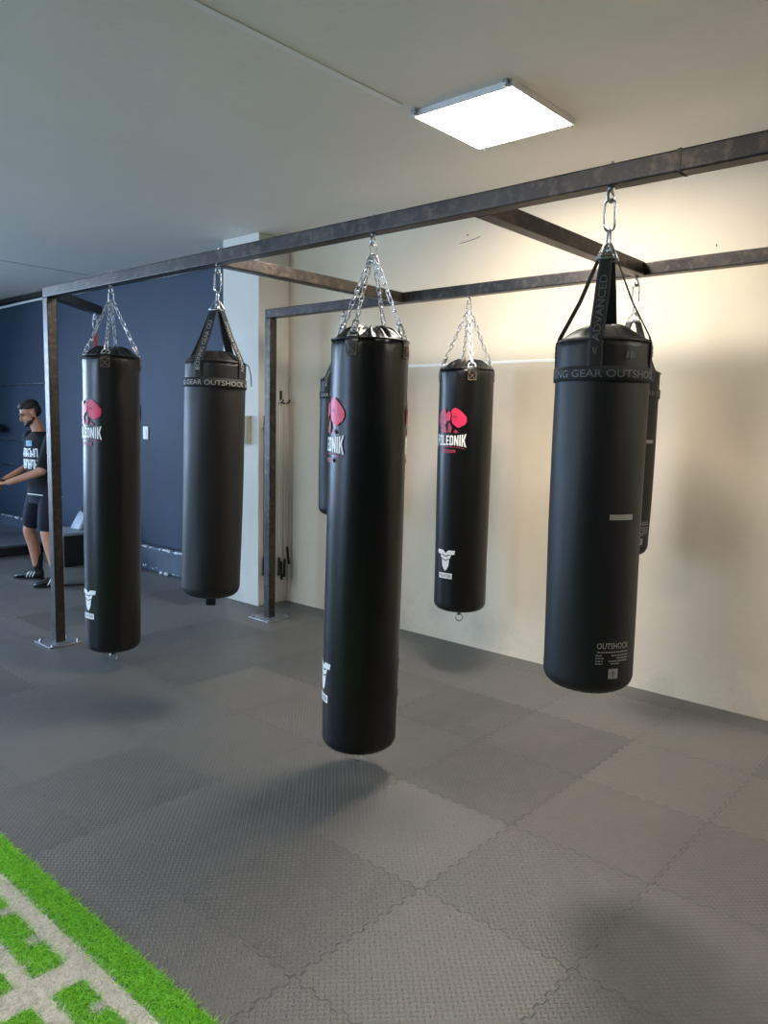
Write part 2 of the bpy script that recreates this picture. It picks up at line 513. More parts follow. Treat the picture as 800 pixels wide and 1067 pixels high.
for y in HOOKS_B: eye_bolt(BX + B/2, y)
# stud poking out of the top of the near beam above the far bag
eye_bolt(3.17, 5.90, 0)
for y in HOOKS_A + HOOKS_B[:1]:
    x = AX + B/2 if y in HOOKS_A else BX + B/2
    MB().lathe([(.011, ZT), (.011, ZT+.007), (.005, ZT+.0075), (.005, ZT+.016)], 6, M=Matrix.Translation((x-rk_off.x, y-rk_off.y, 0)), smooth=False).build('stud', M_zinc, rk)
rbox('weld_seam', (AX-.0012, 1.0, ZB), (AX+B+.0012, 1.012, ZT+.0015), M_steel, .001)

# ------------------------------------------------------------------ lettering helpers
def text_polys(s, bold=.0):
    cu = bpy.data.curves.new('t', 'FONT'); cu.body = s; cu.size = 1; cu.offset = bold; cu.resolution_u = 3
    o = bpy.data.objects.new('t', cu); COL.objects.link(o)
    dg = bpy.context.evaluated_depsgraph_get()
    me = bpy.data.meshes.new_from_object(o.evaluated_get(dg))
    vs = [v.co.copy() for v in me.vertices]; fs = [tuple(p.vertices) for p in me.polygons]
    bpy.data.objects.remove(o); bpy.data.meshes.remove(me); bpy.data.curves.remove(cu)
    x0 = min(v.x for v in vs); x1 = max(v.x for v in vs); y0 = min(v.y for v in vs); y1 = max(v.y for v in vs)
    return [((v.x-x0), (v.y-y0)) for v in vs], fs, x1-x0, y1-y0
def warp_build(polys, fn, name, mat, parent, step=.008):
    """polys: list of (verts2d, faces) in metres; cut along x so they can wrap, then mapped by fn(x,y)->3D"""
    bm = bmesh.new()
    for vs, fs in polys:
        bv = [bm.verts.new((x, y, 0)) for x, y in vs]
        for f in fs:
            try: bm.faces.new([bv[i] for i in f])
            except ValueError: pass
    xs = [v.co.x for v in bm.verts]
    x = math.ceil(min(xs) / step) * step
    while x < max(xs):
        bmesh.ops.bisect_plane(bm, geom=bm.verts[:] + bm.edges[:] + bm.faces[:], plane_co=(x, 0, 0), plane_no=(1, 0, 0))
        x += step
    bmesh.ops.triangulate(bm, faces=[f for f in bm.faces if len(f.verts) > 4])
    for f in bm.faces:
        if f.normal.z < 0: f.normal_flip()
    bm.verts.ensure_lookup_table()
    for v in bm.verts:
        v.co = Vector(fn(v.co.x, v.co.y))
    me = bpy.data.meshes.new(name); bm.to_mesh(me); bm.free()
    me.materials.append(mat)
    o = bpy.data.objects.new(name, me); COL.objects.link(o); o.parent = parent
    return o
def R_(x0, y0, x1, y1): return ([(x0,y0),(x1,y0),(x1,y1),(x0,y1)], [(0,1,2,3)])
def Q_(*p): return (list(p), [tuple(range(len(p)))])
LET = {
 'P': (.52, [R_(0,0,.18,1), R_(.18,.82,.36,1), R_(.18,.40,.36,.57), R_(.34,.46,.52,.94)]),
 'O': (.52, [R_(0,.06,.18,.94), R_(.34,.06,.52,.94), R_(.08,.82,.44,1), R_(.08,0,.44,.18)]),
 'L': (.46, [R_(0,0,.18,1), R_(.18,0,.46,.18)]),
 'E': (.46, [R_(0,0,.18,1), R_(.18,.82,.46,1), R_(.18,.42,.42,.58), R_(.18,0,.46,.18)]),
 'D': (.53, [R_(0,0,.18,1), R_(.18,.82,.42,1), R_(.18,0,.42,.18), R_(.35,.08,.53,.92)]),
 'N': (.56, [R_(0,0,.17,1), R_(.39,0,.56,1), Q_((.0,1),(.39,0),(.56,0),(.17,1))]),
 'I': (.18, [R_(0,0,.18,1)]),
 'K': (.58, [R_(0,0,.18,1), Q_((.18,.36),(.33,.5),(.58,1),(.38,1),(.18,.58)), Q_((.2,.52),(.39,0),(.6,0),(.33,.6))]),
}
def block_word(word, width, h, zc, curl=.35):
    gap = .1; tot = sum(LET[c][0] for c in word) + gap * (len(word) - 1)
    k = width / tot; x = 0; out = []
    for c in word:
        w, ps = LET[c]
        for vs, fs in ps:
            vv = []
            for (a, b) in vs:
                X = (x + a) * k - width / 2; t = X / (width / 2)
                vv.append((X, zc + (b - .5) * h * (1 + curl * t * t)))
            out.append((vv, fs))
        x += w + gap
    return out
def arc_strip(x0, x1, z0, sag, th, n=20):
    vs = []; fs = []
    for i in range(n + 1):
        t = i / n; x = x0 + (x1 - x0) * t; q = (2*t - 1) ** 2
        vs += [(x, z0 - sag*q), (x, z0 - sag*q + th)]
    for i in range(n): fs.append((2*i, 2*i+2, 2*i+3, 2*i+1))
    return (vs, fs)
GLOVE = [(.010,.182),(.022,.200),(.039,.207),(.0595,.198),(.088,.175),(.111,.147),(.113,.122),(.102,.101),(.070,.083),(.056,.081),(.022,.108),(.0145,.133),(.016,.161)]
THUMB = [(-.025,.150),(-.022,.172),(-.008,.184),(.006,.176),(.010,.152),(.004,.130),(-.010,.120),(-.022,.128)]
CUFFS = [[(-.004,.114),(.014,.092),(.020,.076),(.013,.05),(-.012,.05)], [(.028,.05),(.042,.072),(.064,.052),(.05,.046)], [(-.018,.048),(-.03,.09),(-.052,.095),(-.075,.07),(-.07,.05)]]

# ------------------------------------------------------------------ punching bags
def chain_between(mb, p0, p1, pitch, L, W, wire):
    p0, p1 = Vector(p0), Vector(p1); dv = p1 - p0; n = max(2, round(dv.length / pitch)); t = dv.normalized()
    q = Vector((0, 0, 1)).rotation_difference(t)
    for i in range(n):
        c = p0 + dv * ((i + .5) / n)
        M = Matrix.Translation(c) @ q.to_matrix().to_4x4() @ Matrix.Rotation((PI/2 if i % 2 else 0) + .3, 4, 'Z')
        mb.tube(stadium(L, W, 5), wire, 6, closed=True, M=M)

def root_for(name, label, hook, bottom, spin, group):
    hook, bottom = Vector(hook), Vector(bottom)
    q = Vector((0, 0, 1)).rotation_difference((hook - bottom).normalized()) @ Quaternion((0, 0, 1), spin)
    o = thing(name, label, 'punching bag', bottom, q, group)
    return o, (hook - bottom).length
def phi_cam(x, y): return math.atan2(-y, -x)

def chain_bag(label, hookxy, botxy, zbot, zrim, delta):
    r = .174
    hook = (hookxy[0], hookxy[1], ZB - .0415)      # where the hanger link sits in the eye
    root, LH = root_for('punching_bag', label, hook, (botxy[0], botxy[1], zbot), phi_cam(*hookxy) + math.radians(delta), 'long black bags hung on chains')
    L = zrim - zbot
    T = [PI/4 + k*PI/2 for k in range(4)]
    # shell
    def pert(rr, z, a, i):
        near = math.exp(-max(0, L - z) / .09)
        w = .0035 * math.cos(4*(a - T[0])) * near + .0016 * math.sin(23*a + 2.1) * math.exp(-max(0, L-z)/.05)
        w += .0022 * math.sin(2*a + 3*z) * (1 - near)
        bot = math.exp(-max(0, z) / .05)
        w += .0016 * math.sin(31*a) * bot
        return rr + w * min(1, rr / .1), z
    prof = [(.002, .0)] + [(r - .055 + .055*math.sin(t), .05 - .05*math.cos(t)) for t in [PI/2*k/8 for k in range(9)]]
    prof[0] = (.002, .004); prof.insert(1, (.08, .001))
    nrow = 60
    for k in range(1, nrow + 1):
        z = .05 + (L - .05) * k / nrow
        rr = r - .004 * max(0, 1 - (L - z) / .03) ** 2 if L - z < .03 else r
        prof.append((rr, z))
    MB().lathe(prof, 96, pert=pert).build('bag_shell', M_pu, root)
    # gathered top cover, rising above the rim
    def pertt(rr, z, a, i):
        f = i / 12.0
        g = math.sin(PI * min(1, f)) 
        w = g * (.010 * math.sin(17*a + 1.3*math.sin(3*a)) + .006 * math.sin(29*a + 2))
        return rr, z + w
    topp = [(r - .007 - (r - .02) * (k/12.0) , L - .004 + .058 * math.sin(PI/2 * min(1, (k/12.0)*1.45))) for k in range(13)]
    MB().lathe(topp, 120, pert=pertt).build('top_cover', M_putop, root)
    MB().tube([((r-.0015)*math.cos(2*PI*k/72), (r-.0015)*math.sin(2*PI*k/72), L) for k in range(72)], .0045, 8, closed=True).build('rim_piping', M_putop, root)
    zc = LH - .045                                  # top of the four chains
    for a in T:
        Mz = Matrix.Rotation(a, 4, 'Z')
        tb = MB(); w = .031
        rows = 10; vs = []; fs = []
        for i in range(rows + 1):
            z = L + .012 - (.092) * i / rows
            for k in range(7):
                th = (-w + 2*w*k/6) / r
                ro = r + .0045 - (.012 * max(0, (z - L + .004)/.016) if z > L - .004 else 0)
                vs.append((ro*math.cos(th), ro*math.sin(th), z))
        for i in range(rows):
            for k in range(6):
                fs.append((i*7+k, (i+1)*7+k, (i+1)*7+k+1, i*7+k+1))
        n0 = len(vs); vs += [(v[0]-.004, v[1], v[2]) for v in vs]
        fs += [tuple(n0 + i for i in reversed(f)) for f in fs]
        tb.add(vs, fs, M=Mz); tab = tb.build('hanging_tab', M_putop, root)
        st = MB(); rs = r + .0065; z0, z1 = L - .072, L - .020; tw = .024
        def cy(t, z): return (rs*math.cos(t/r), rs*math.sin(t/r), z)
        def seg(p, q, n=6): return [cy(p[0]+(q[0]-p[0])*i/n, p[1]+(q[1]-p[1])*i/n) for i in range(n+1)]
        for p, q in (((-tw,z0),(tw,z0)), ((tw,z0),(tw,z1)), ((tw,z1),(-tw,z1)), ((-tw,z1),(-tw,z0)), ((-tw,z0),(tw,z1)), ((-tw,z1),(tw,z0))):
            st.tube(seg(p, q), .0011, 5, M=Mz)
        st.build('stitching', M_thread, tab)
        # D ring standing in the tab
        rg = MB()
        Mr = Mz @ Matrix.Translation((r - .012, 0, L + .020)) @ Matrix.Rotation(-.5, 4, 'Y')
        D = [(0, -.024 + .048*k/6, -.012) for k in range(7)] + [(0, .024*math.cos(PI*k/10), -.006 + .026*math.sin(PI*k/10)) for k in range(11)]
        rg.tube(D, .0032, 8, closed=True, M=Mr)
        rg.build('d_ring', M_zinc, root)
        cb = MB()
        p0 = Mz @ Vector((r - .022, 0, L + .040)); p1 = Mz @ Vector((.010, 0, zc - .005))
        chain_between(cb, p0, p1, .034, .044, .019, .0028)
        # snap link at the lower end
        Mq = Matrix.Translation(p0) @ Vector((0,0,1)).rotation_difference((p1-p0).normalized()).to_matrix().to_4x4()
        cb.tube(stadium(.06, .024, 6), .0035, 6, closed=True, M=Mq @ Matrix.Translation((0, 0, .012)))
        cb.build('chain', M_zinc, root)
    hg = MB()
    hg.tube([(p[0], p[1], p[2] + LH - .0305 + .0) for p in stadium(.066, .030, 8)], .0036, 8, closed=True, M=Matrix.Rotation(PI/2 - math.radians(delta), 4, 'Z'))
    hg.build('hanger_link', M_zinc, root)
    # bottom ring
    bt = MB(); bt.tube([(.024*math.cos(2*PI*k/24), 0, -.062 + .024*math.sin(2*PI*k/24)) for k in range(24)], .003, 6, closed=True, M=Matrix.Rotation(PI/2 - math.radians(delta), 4, 'Z'))
    MB().box((-.012, -.003, -.046), (.012, .003, .004)).build('hanging_loop', M_web, root, bevel=.001)
    bt.build('bottom_ring', M_zinc, root)
    # prints, both sides
    for side in (0, PI):
        def wrap(x, z, off=.0045):
            a = side + x / r
            return ((r + off)*math.cos(a), (r + off)*math.sin(a), z)
        Z0 = 1.552 - zbot
        mir = lambda P: [(-x, z) for x, z in reversed(P)]
        def mv(P): return Q_(*[(x, z + Z0) for x, z in P])
        gl = warp_build([mv(GLOVE), mv(THUMB)], lambda x, z: wrap(x, z), 'glove_emblem', M_pink, root)
        warp_build([mv(mir(GLOVE[2:-1])), mv(CUFFS[0]), mv(CUFFS[1]), mv(CUFFS[2])], lambda x, z: wrap(x, z), 'glove_emblem_shade', M_rose, gl)
        for piece in (arc_strip(.020, .052, Z0+.150, .010, .004), arc_strip(-.09, -.05, Z0+.150, .012, .004), arc_strip(-.10, -.055, Z0+.105, .01, .004)):
            warp_build([piece], lambda x, z: wrap(x, z, .0052), 'glove_crease', M_darkprint, gl)
        warp_build(block_word('POLEDNIK', .226, .062, Z0), wrap, 'lettering', M_whiteprint, root)
        rb = warp_build([arc_strip(-.108, .108, Z0 - .042, .014, .0035), R_(-.048, Z0-.078, .048, Z0-.060)], wrap, 'pink_ribbon', M_rose, root)
        warp_build([R_(-.042 + i*.014, Z0-.073, -.034 + i*.014, Z0-.065) for i in range(6)], lambda x, z: wrap(x, z, .0052), 'ribbon_marks', M_darkprint, rb)
        zl = .262; kl = 1.18
        half = [[(-.056,.104),(-.018,.104),(0,.088),(0,.072),(-.012,.078),(-.052,.082)], [(-.034,.080),(-.012,.072),(0,.066),(0,.048),(-.012,.054),(-.028,.059)],
                [(-.024,.054),(-.012,.049),(0,.043),(0,-.012),(-.011,.000),(-.020,.018)]]
        sh = [Q_(*[(x*kl, z*kl) for x, z in h]) for h in half] + [Q_(*[(-x*kl, z*kl) for x, z in reversed(h)]) for h in half]
        eg = warp_build([([(x, z + zl + .03) for x, z in v], f) for v, f in sh], wrap, 'shield_emblem', M_whiteprint, root)
        pb = warp_build([R_(-.050, zl - .034, .050, zl + .002)], wrap, 'name_plate', M_whiteprint, root)
        vs, fs, w, h = text_polys('FIGHTER', .02)
        k = .086 / w
        warp_build([([(x*k - .043, zl - .016 + (y/h - .5)*.020) for x, y in vs], fs)], lambda x, z: wrap(x, z, .0052), 'name_lettering', M_greytext, pb)
    return root

def strap_bag(label, hookxy, botxy, zbot, zrim, delta, bright=True, straps_az=(0, 90, 180, 270), mark=True, words=('BOXING GEAR OU', 'ADVANCED BOXING'), cord=False, laz=41, loop=False):
    """black bag under four printed webbing straps; local azimuth 0 is the strap nearest the logo"""
    r = .160
    hook = (hookxy[0], hookxy[1], ZB - .0415)
    root, LH = root_for('punching_bag', label, hook, (botxy[0], botxy[1], zbot), phi_cam(*hookxy) + math.radians(delta), 'short black bags hung on webbing straps')
    L = zrim - zbot
    tm = M_greytext if bright else M_dimtext
    def pert(rr, z, a, i):
        w = .002 * math.sin(2*a + 2.2*z) + .0013 * math.sin(5*a - 6*z)
        w += .0016 * math.sin(27*a) * math.exp(-max(0, z) / .045)
        w += .0015 * math.sin(19*a + 1) * math.exp(-abs(L - z)/.03)
        return rr + w * min(1, rr/.1), z
    prof = [(.002, .004), (.06, .001)]
    prof += [(r - .072 + .072*math.sin(t), .058 - .058*math.cos(t)) for t in [PI/2*k/9 for k in range(10)]]
    for k in range(1, 51):
        prof.append((r + .003*math.sin(PI*k/50), .058 + (L - .058)*k/50))
    MB().lathe(prof, 96, pert=pert).build('bag_shell', M_matte, root)
    dome = [(r - .002, L - .001), (r - .005, L + .008)]
    dome += [(r - .010 - (r-.02)*k/10.0*1.0, L + .010 + .052*math.sin(PI/2*min(1, k/10.0*1.15))) for k in range(11)]
    def pd(rr, z, a, i):
        g = math.sin(PI*min(1, max(0, (i-1)/11.0)))
        return rr, z + g*(.004*math.sin(7*a) + .003*math.sin(13*a + 1))
    MB().lathe(dome, 96, pert=pd).build('top_cover', M_matte, root)
    sm = MB().tube([((r+.0005)*math.cos(2*PI*k/72), (r+.0005)*math.sin(2*PI*k/72), L) for k in range(72)], .0035, 8, closed=True)
    sm.build('rim_piping', M_matte, root)
    # printed band
    zb0, zb1 = L - .138, L - .088
    bprof = [(r + .0022, zb0), (r + .0066, zb0 + .001), (r + .0066, zb1 - .001), (r + .0022, zb1)]
    band = MB().lathe(bprof, 96, cap=False).build('printed_band', M_web, root)
    vs, fs, w, h = text_polys('ADVANCED BOXING GEAR OUTSHOCK  ADVANCED', .012)
    k = 2*PI*r*.99 / w; hh = .026
    off = -.46 if True else 0
    def wb(x, z):
        a = x / r
        return ((r+.0074)*math.cos(a), (r+.0074)*math.sin(a), z)
    # 'GEAR' starts a little to the left of azimuth 0
    gear_x = .50 * w * k - .012
    warp_build([([(x*k - gear_x, zb0 + .012 + y/h*hh) for x, y in vs], fs)], wb, 'lettering', tm, band)
    # straps
    ztop = LH - .205
    for ai, az in enumerate(straps_az):
        Mz = Matrix.Rotation(math.radians(az), 4, 'Z')
        path = [(.026, ztop + .014), (.034, ztop), (r*.55, (ztop*.42 + (L+.045)*.58)), (r - .003, L + .012), (r + .0035, L - .012), (r + .0016, zb0 + .004)]
        # resample
        pts = []
        for i in range(len(path) - 1):
            n = 8 if i in (1, 2) else 4
            for j in range(n):
                t = j / n
                pts.append(Vector((path[i][0]*(1-t) + path[i+1][0]*t, 0, path[i][1]*(1-t) + path[i+1][1]*t)))
        pts.append(Vector((path[-1][0], 0, path[-1][1])))
        lens = [0]
        for i in range(1, len(pts)): lens.append(lens[-1] + (pts[i] - pts[i-1]).length)
        tot = lens[-1]
        def at(s, y, lift):
            """s from the band upward"""
            d = tot - s; i = 1
            while i < len(pts) - 1 and lens[i] < d: i += 1
            t = (d - lens[i-1]) / max(1e-6, lens[i] - lens[i-1])
            p = pts[i-1].lerp(pts[i], t); tg = (pts[i] - pts[i-1]).normalized()
            nrm = Vector((-tg.z, 0, tg.x))
            if nrm.x < 0: nrm = -nrm
            return p + nrm * lift + Vector((0, y, 0))
        sb = MB(); vv = []; ff = []; N = 44
        for i in range(N + 1):
            s = tot * i / N
            wd = .025 if s < tot*.72 else .025 - .004*(s - tot*.72)/(tot*.28)
            if s < .15:   # hug the round side of the bag
                cols = [(-1, -.0022), (-.5, -.0006), (0, 0), (.5, -.0006), (1, -.0022)]
            else:
                cols = [(-1, 0), (-.5, 0), (0, 0), (.5, 0), (1, 0)]
            for (c, dl) in cols: vv.append(at(s, c*wd, .0022 + dl))
            for (c, dl) in cols: vv.append(at(s, c*wd, -.0008 + dl))
        for i in range(N):
            a0, b0 = i*10, (i+1)*10
            for c in range(4):
                ff.append((a0+c, a0+c+1, b0+c+1, b0+c)); ff.append((b0+5+c, b0+5+c+1, a0+5+c+1, a0+5+c))
            ff.append((a0, b0, b0+5, a0+5)); ff.append((a0+4, a0+9, b0+9, b0+4))
        ff += [(0,5,6,1),(1,6,7,2),(2,7,8,3),(3,8,9,4)]
        sb.add(vv, ff, M=Mz)
        so = sb.build('strap', M_web, root, weld=True)
        vs2, fs2, w2, h2 = text_polys(words[ai % len(words)], .012)
        k2 = min(.030, (tot - .15) / w2 ) if False else (tot - .16) / w2
        def ws(x, y):
            return Mz @ at(x, -y, .0031 if x > .15 else .0040)
        warp_build([([(x*k2 + .085, (y/h2 - .5)*.026) for x, y in vs2], fs2)], ws, 'lettering', tm, so)
        # flat metal ring that holds the strap
        fr_ = MB(); tilt = math.radians(24)
        Mr = Mz @ Matrix.Translation((.024, 0, ztop + .026)) @ Matrix.Rotation(-tilt, 4, 'Y')
        tri = [(0, -.025, -.020), (0, -.012, -.021), (0, .012, -.021), (0, .025, -.020), (0, .021, -.006), (0, .007, .030), (0, 0, .036), (0, -.007, .030), (0, -.021, -.006)]
        fr_.tube(tri, .0042, 8, closed=True, M=Mr)
        fr_.build('strap_ring', M_zinc, root)
    hg = MB()
    hg.tube([(p[0]*1.0, p[1], p[2] + LH - .050) for p in stadium(.106, .034, 8)], .0046, 8, closed=True, M=Matrix.Rotation(PI/2 - math.radians(delta), 4, 'Z'))
    hg.build('hanger_link', M_zinc, root)
    sh = MB()
    Msh = Matrix.Translation((0, 0, LH - .128)) @ Matrix.Rotation(math.radians(30) - math.radians(delta), 4, 'Z')
    sh.tube([(-.013, 0, -.040), (-.012, 0, -.010), (-.007, 0, .028), (0, 0, .034), (.007, 0, .028), (.012, 0, -.010), (.013, 0, -.040)], .0040, 8, M=Msh)
    sh.tube([(-.018, 0, -.040), (.018, 0, -.040)], .0050, 8, M=Msh)
    sh.build('shackle', M_zinc, root)
    # bottom loop
    if loop:
        MB().box((-.027, -.012, -.058), (.027, .012, .004), M=Matrix.Rotation(PI/2 - math.radians(delta), 4, 'Z')).build('bottom_loop', M_web, root, bevel=.006)
    # zip pull cord at the rim, beside one strap
    a = math.radians(98)
    zc_ = MB()
    if cord: zc_.tube([((r+.004)*math.cos(a), (r+.004)*math.sin(a), L), ((r+.03)*math.cos(a), (r+.03)*math.sin(a), L-.01), ((r+.045)*math.cos(a), (r+.045)*math.sin(a), L-.06), ((r+.05)*math.cos(a), (r+.05)*math.sin(a), L-.12)], .003, 6)
    if cord: zc_.build('zip_cord', M_web, root)
    if mark:
        def wl(az):
            az = math.radians(az)
            return lambda x, z: ((r+.0058)*math.cos(az + x/r), (r+.0058)*math.sin(az + x/r), z)
        # grey bar, brand label, rows of tiny print and a pictogram
        warp_build([R_(-.044, .630, .044, .649)], wl(laz + 1), 'printed_bar', M_greytext, root)
        vs, fs, w, h = text_polys('OUTSHOCK', .015); k = .122 / w
        warp_build([([(x*k - .061, 0.180 + y/h*.021) for x, y in vs], fs)], wl(laz), 'lettering', M_greytext, root)
        rows = []
        for i, (z, bits) in enumerate(((.106, [(-.052, .052)]), (.094, [(-.056, -.036), (-.008, .052)]), (.084, [(-.056, -.030), (.010, .052)]), (.074, [(-.056, -.034), (-.016, .050)]), (.065, [(-.056, -.034), (-.010, .020)]))):
            for (x0, x1) in bits:
                x = x0
                while x < x1:
                    l = random.uniform(.004, .010); rows.append(R_(x*1.15, z + .060, min(x1, x + l)*1.15, z + .0645)); x += l + .002
        warp_build(rows, wl(laz), 'fine_print', M_greytext, root)
        pg = warp_build([R_(-.018, .073, .018, .109)], wl(laz), 'pictogram', M_greytext, root)
        warp_build([R_(-.003, .080, .003, .103), R_(-.009, .092, .008, .096)], lambda x, z: [c*(1.0004 if i < 2 else 1) for i, c in enumerate(wl(laz)(x, z))], 'pictogram_mark', M_dimtext, pg)
        # small tonal emblem beside the strap
        eb_ = [Q_((-.012, L-.062), (-.004, L-.062), (.000, L-.040), (-.006, L-.040)), Q_((.002, L-.062), (.010, L-.062), (.014, L-.036), (.008, L-.036)), Q_((.014, L-.060), (.020, L-.060), (.022, L-.044), (.017, L-.044))]
        warp_build(eb_, wl(40), 'emblem', M_dimtext, root)
    return root

Ax, Bx_ = AX + B/2, BX + B/2
chain_bag('tall glossy bag on chains nearest the rack corner post, red glove print', (Ax, 4.58), (2.548, 4.59), .140, 2.03, -57)
chain_bag('tall glossy bag on chains in front, largest in the middle of the room', (Ax, 2.355), (2.556, 2.372), .146, 2.01, -72)
chain_bag('glossy bag on chains before the cream wall, whole glove print showing', (Bx_, 2.947), (4.141, 2.945), .43, 2.005, -34)
strap_bag('matte strap bag hanging before the white pillar, between the two tall bags', (Ax, 3.475), (2.532, 3.495), .678, 1.955, -34, mark=False, cord=True, loop=True)
strap_bag('large matte strap bag nearest the camera, printed label near its base', (Ax, 1.25), (2.573, 1.245), .710, 1.945, -9, bright=False, words=('< ADVANCED', 'BOXING GEAR'))
strap_bag('short strap bag by the cream wall, mostly behind the large matte bag', (Bx_, 1.835), (4.127, 1.853), .945, 1.955, 45, bright=False, laz=0)
strap_bag('short strap bag by the cream wall, hidden behind the tallest middle bag', (Bx_, 4.072), (4.135, 4.082), .955, 1.96, -45, mark=False)

# hook pair with a red strap under the outrigger
hk = thing('strap_hook', 'steel snap hook with red strap hanging under the diagonal arm', 'hook', (3.17, 5.90, 2.05))
m = MB(); m.tube([(p[0], p[1], p[2] + .344) for p in stadium(.085, .034, 6)], .0045, 8, closed=True); m.build('snap_hanger', M_zinc, hk)
m = MB(); m.tube([(0, .012*math.cos(2*PI*k/16), .290 + .016*math.sin(2*PI*k/16)) for k in range(16)], .0035, 6, closed=True); m.build('ring', M_zinc, hk)
MB().box((-.012, -.003, -.25), (.012, .003, .272)).build('strap', M_red, hk, bevel=.001)

# ------------------------------------------------------------------ jump ropes on the pillar
def hook_rail(x, z, label):
    h = thing('rope_hook', label, 'hook', (x, 5.27, z))
    MB().box((-.014, -.006, -.06), (.014, -.0005, .075)).build('back_plate', M_blackp, h, bevel=.003)
    for sx in (-1, 1):
        MB().tube([(sx*.006, -.006, -.03), (sx*.03, -.012, -.036), (sx*.034, -.05, -.036), (sx*.036, -.072, -.028), (sx*.037, -.080, -.004)], .0065, 8).build('prong', M_blackp, h)
    return h
hook_rail(4.575, 1.845, 'black two-pronged hook holding white ropes on the pillar')
def rope(label, x, z, drops, mat, depth=-.045):
    """rope folded over a prong: two strands, a grip at each end"""
    t = thing('jump_rope', label, 'jump rope', (x, 5.27 + depth, z), group='jump ropes hanging on the pillar')
    (dx0, l0, a0), (dx1, l1, a1) = drops
    N = 12
    pts = [(dx0*(1 if k > 2 else .75 + .125*k), .003*math.sin(k*2.1), -l0*k/N - .012*(k == 0)) for k in range(N, -1, -1)]
    pts += [(.011*math.cos(PI - PI*k/8), 0, .011*math.sin(PI*k/8)) for k in range(9)]
    pts += [(dx1*(1 if k > 2 else .75 + .125*k), .003*math.sin(k*1.7), -l1*k/N - .012*(k == 0)) for k in range(0, N + 1)]
    MB().tube(pts, .0042, 8).build('cord', mat, t)
    for dx, l, lean in ((dx0, l0, a0), (dx1, l1, a1)):
        M = Matrix.Translation((dx, 0, -l)) @ Matrix.Rotation(lean, 4, 'Y')
        MB().lathe([(.004, .006), (.010, .004), (.012, -.02), (.0105, -.10), (.0125, -.148), (.014, -.158), (.009, -.162)], 16, M=M).build('grip', M_blackp, t)
    return t
ZP = -.036 + .0065 + .0042 - .0115 + .0145
rope('white jump rope with black grips hanging on the left prong', 4.541, 1.845 + ZP, ((-.012, 1.40, .02), (.014, 1.44, -.03)), M_rope)
rope('white jump rope with black grips hanging on the right prong', 4.609, 1.845 + ZP, ((-.014, 1.42, .03), (.014, 1.31, -.16)), M_rope)
hook_rail(4.395, 1.62, 'black two-pronged hook on the pillar behind the rack post')
rope('brown jump rope hanging at the pillar edge behind the rack post', 4.361, 1.62 + ZP, ((-.014, 1.15, .02), (.014, 1.24, -.03)), M_brown)

# ------------------------------------------------------------------ artificial turf
tf = thing('artificial_turf', 'bright green artificial turf strip with white track lines on the floor', 'turf', (0, 2.4, 0))
MB().box((-.8, -4.4, .0005), (1.168, 4.6, .006)).build('backing', M_back, tf)
for (x0, x1) in ((1.004, 1.062), (.852, .905), (.30, .355)):
    MB().box((x0, -4.4, .0062), (x1, 4.6, .0085)).build('white_line', M_whitet, tf)
for k in range(-3, 4):
    MB().box((-.8, k + 2.02 - 2.4, .0077), (1.004, k + 2.12 - 2.4, .0082)).build('white_line', M_whitet, tf)
def is_white(x, y):
    w = ((x > 1.004) & (x < 1.062)) | ((x > .852) & (x < .905))
    yy = (y - 2.07 + 50) % 1.0
    w |= ((yy < .05) | (yy > .95)) & (x < 1.062)
    y2 = (y - 2.065 + 50) % .205
    w |= ((y2 < .022) | (y2 > .183)) & (x > .960) & (x < 1.03)
    w |= ((x > .30) & (x < .355))
    return w
def blades(name, x0, x1, y0, y1, dens, parent):
    n = int((x1 - x0) * (y1 - y0) * dens)
    x = rng.uniform(x0, x1, n); y = rng.uniform(y0, y1, n)
    a = rng.uniform(0, 2*np.pi, n); w = rng.uniform(.0011, .0021, n); h = rng.uniform(.011, .017, n)
    lean = rng.normal(0, .009, (n, 2))
    v = np.zeros((n, 4, 3))
    cx, sx = np.cos(a)*w, np.sin(a)*w
    v[:, 0] = np.stack([x - cx, y - sx, np.full(n, .005)], 1)
    v[:, 1] = np.stack([x + cx, y + sx, np.full(n, .005)], 1)
    v[:, 2] = np.stack([x + cx*.8 + lean[:, 0]*.5, y + sx*.8 + lean[:, 1]*.5, h*.62], 1)
    v[:, 3] = np.stack([x + lean[:, 0]*1.6, y + lean[:, 1]*1.6, h], 1)
    v[:, :, 1] -= 2.4
    me = bpy.data.meshes.new(name)
    me.vertices.add(n*4); me.vertices.foreach_set('co', v.reshape(-1))
    base = np.arange(n)*4
    loops = np.stack([base, base+1, base+2, base+3], 1).reshape(-1)
    me.loops.add(n*4); me.loops.foreach_set('vertex_index', loops)
    me.polygons.add(n); me.polygons.foreach_set('loop_start', base)
    for m in (M_green, M_greenb, M_whitet, M_whitet2): me.materials.append(m)
    idx = np.where(is_white(x + rng.normal(0, .0015, n), y + rng.normal(0, .0015, n)), 2 + (rng.uniform(0, 1, n) < .45), (rng.uniform(0, 1, n) < .35).astype(int))
    me.polygons.foreach_set('material_index', idx.astype(np.int32))
    me.update(calc_edges=True); me.validate()
    o = bpy.data.objects.new(name, me); COL.objects.link(o); o.parent = parent; o['kind'] = 'stuff'
    return o
blades('pile', .25, 1.170, 1.2, 3.3, 90000, tf)
p2 = blades('pile', -.8, .25, -.5, 3.6, 7000, tf)

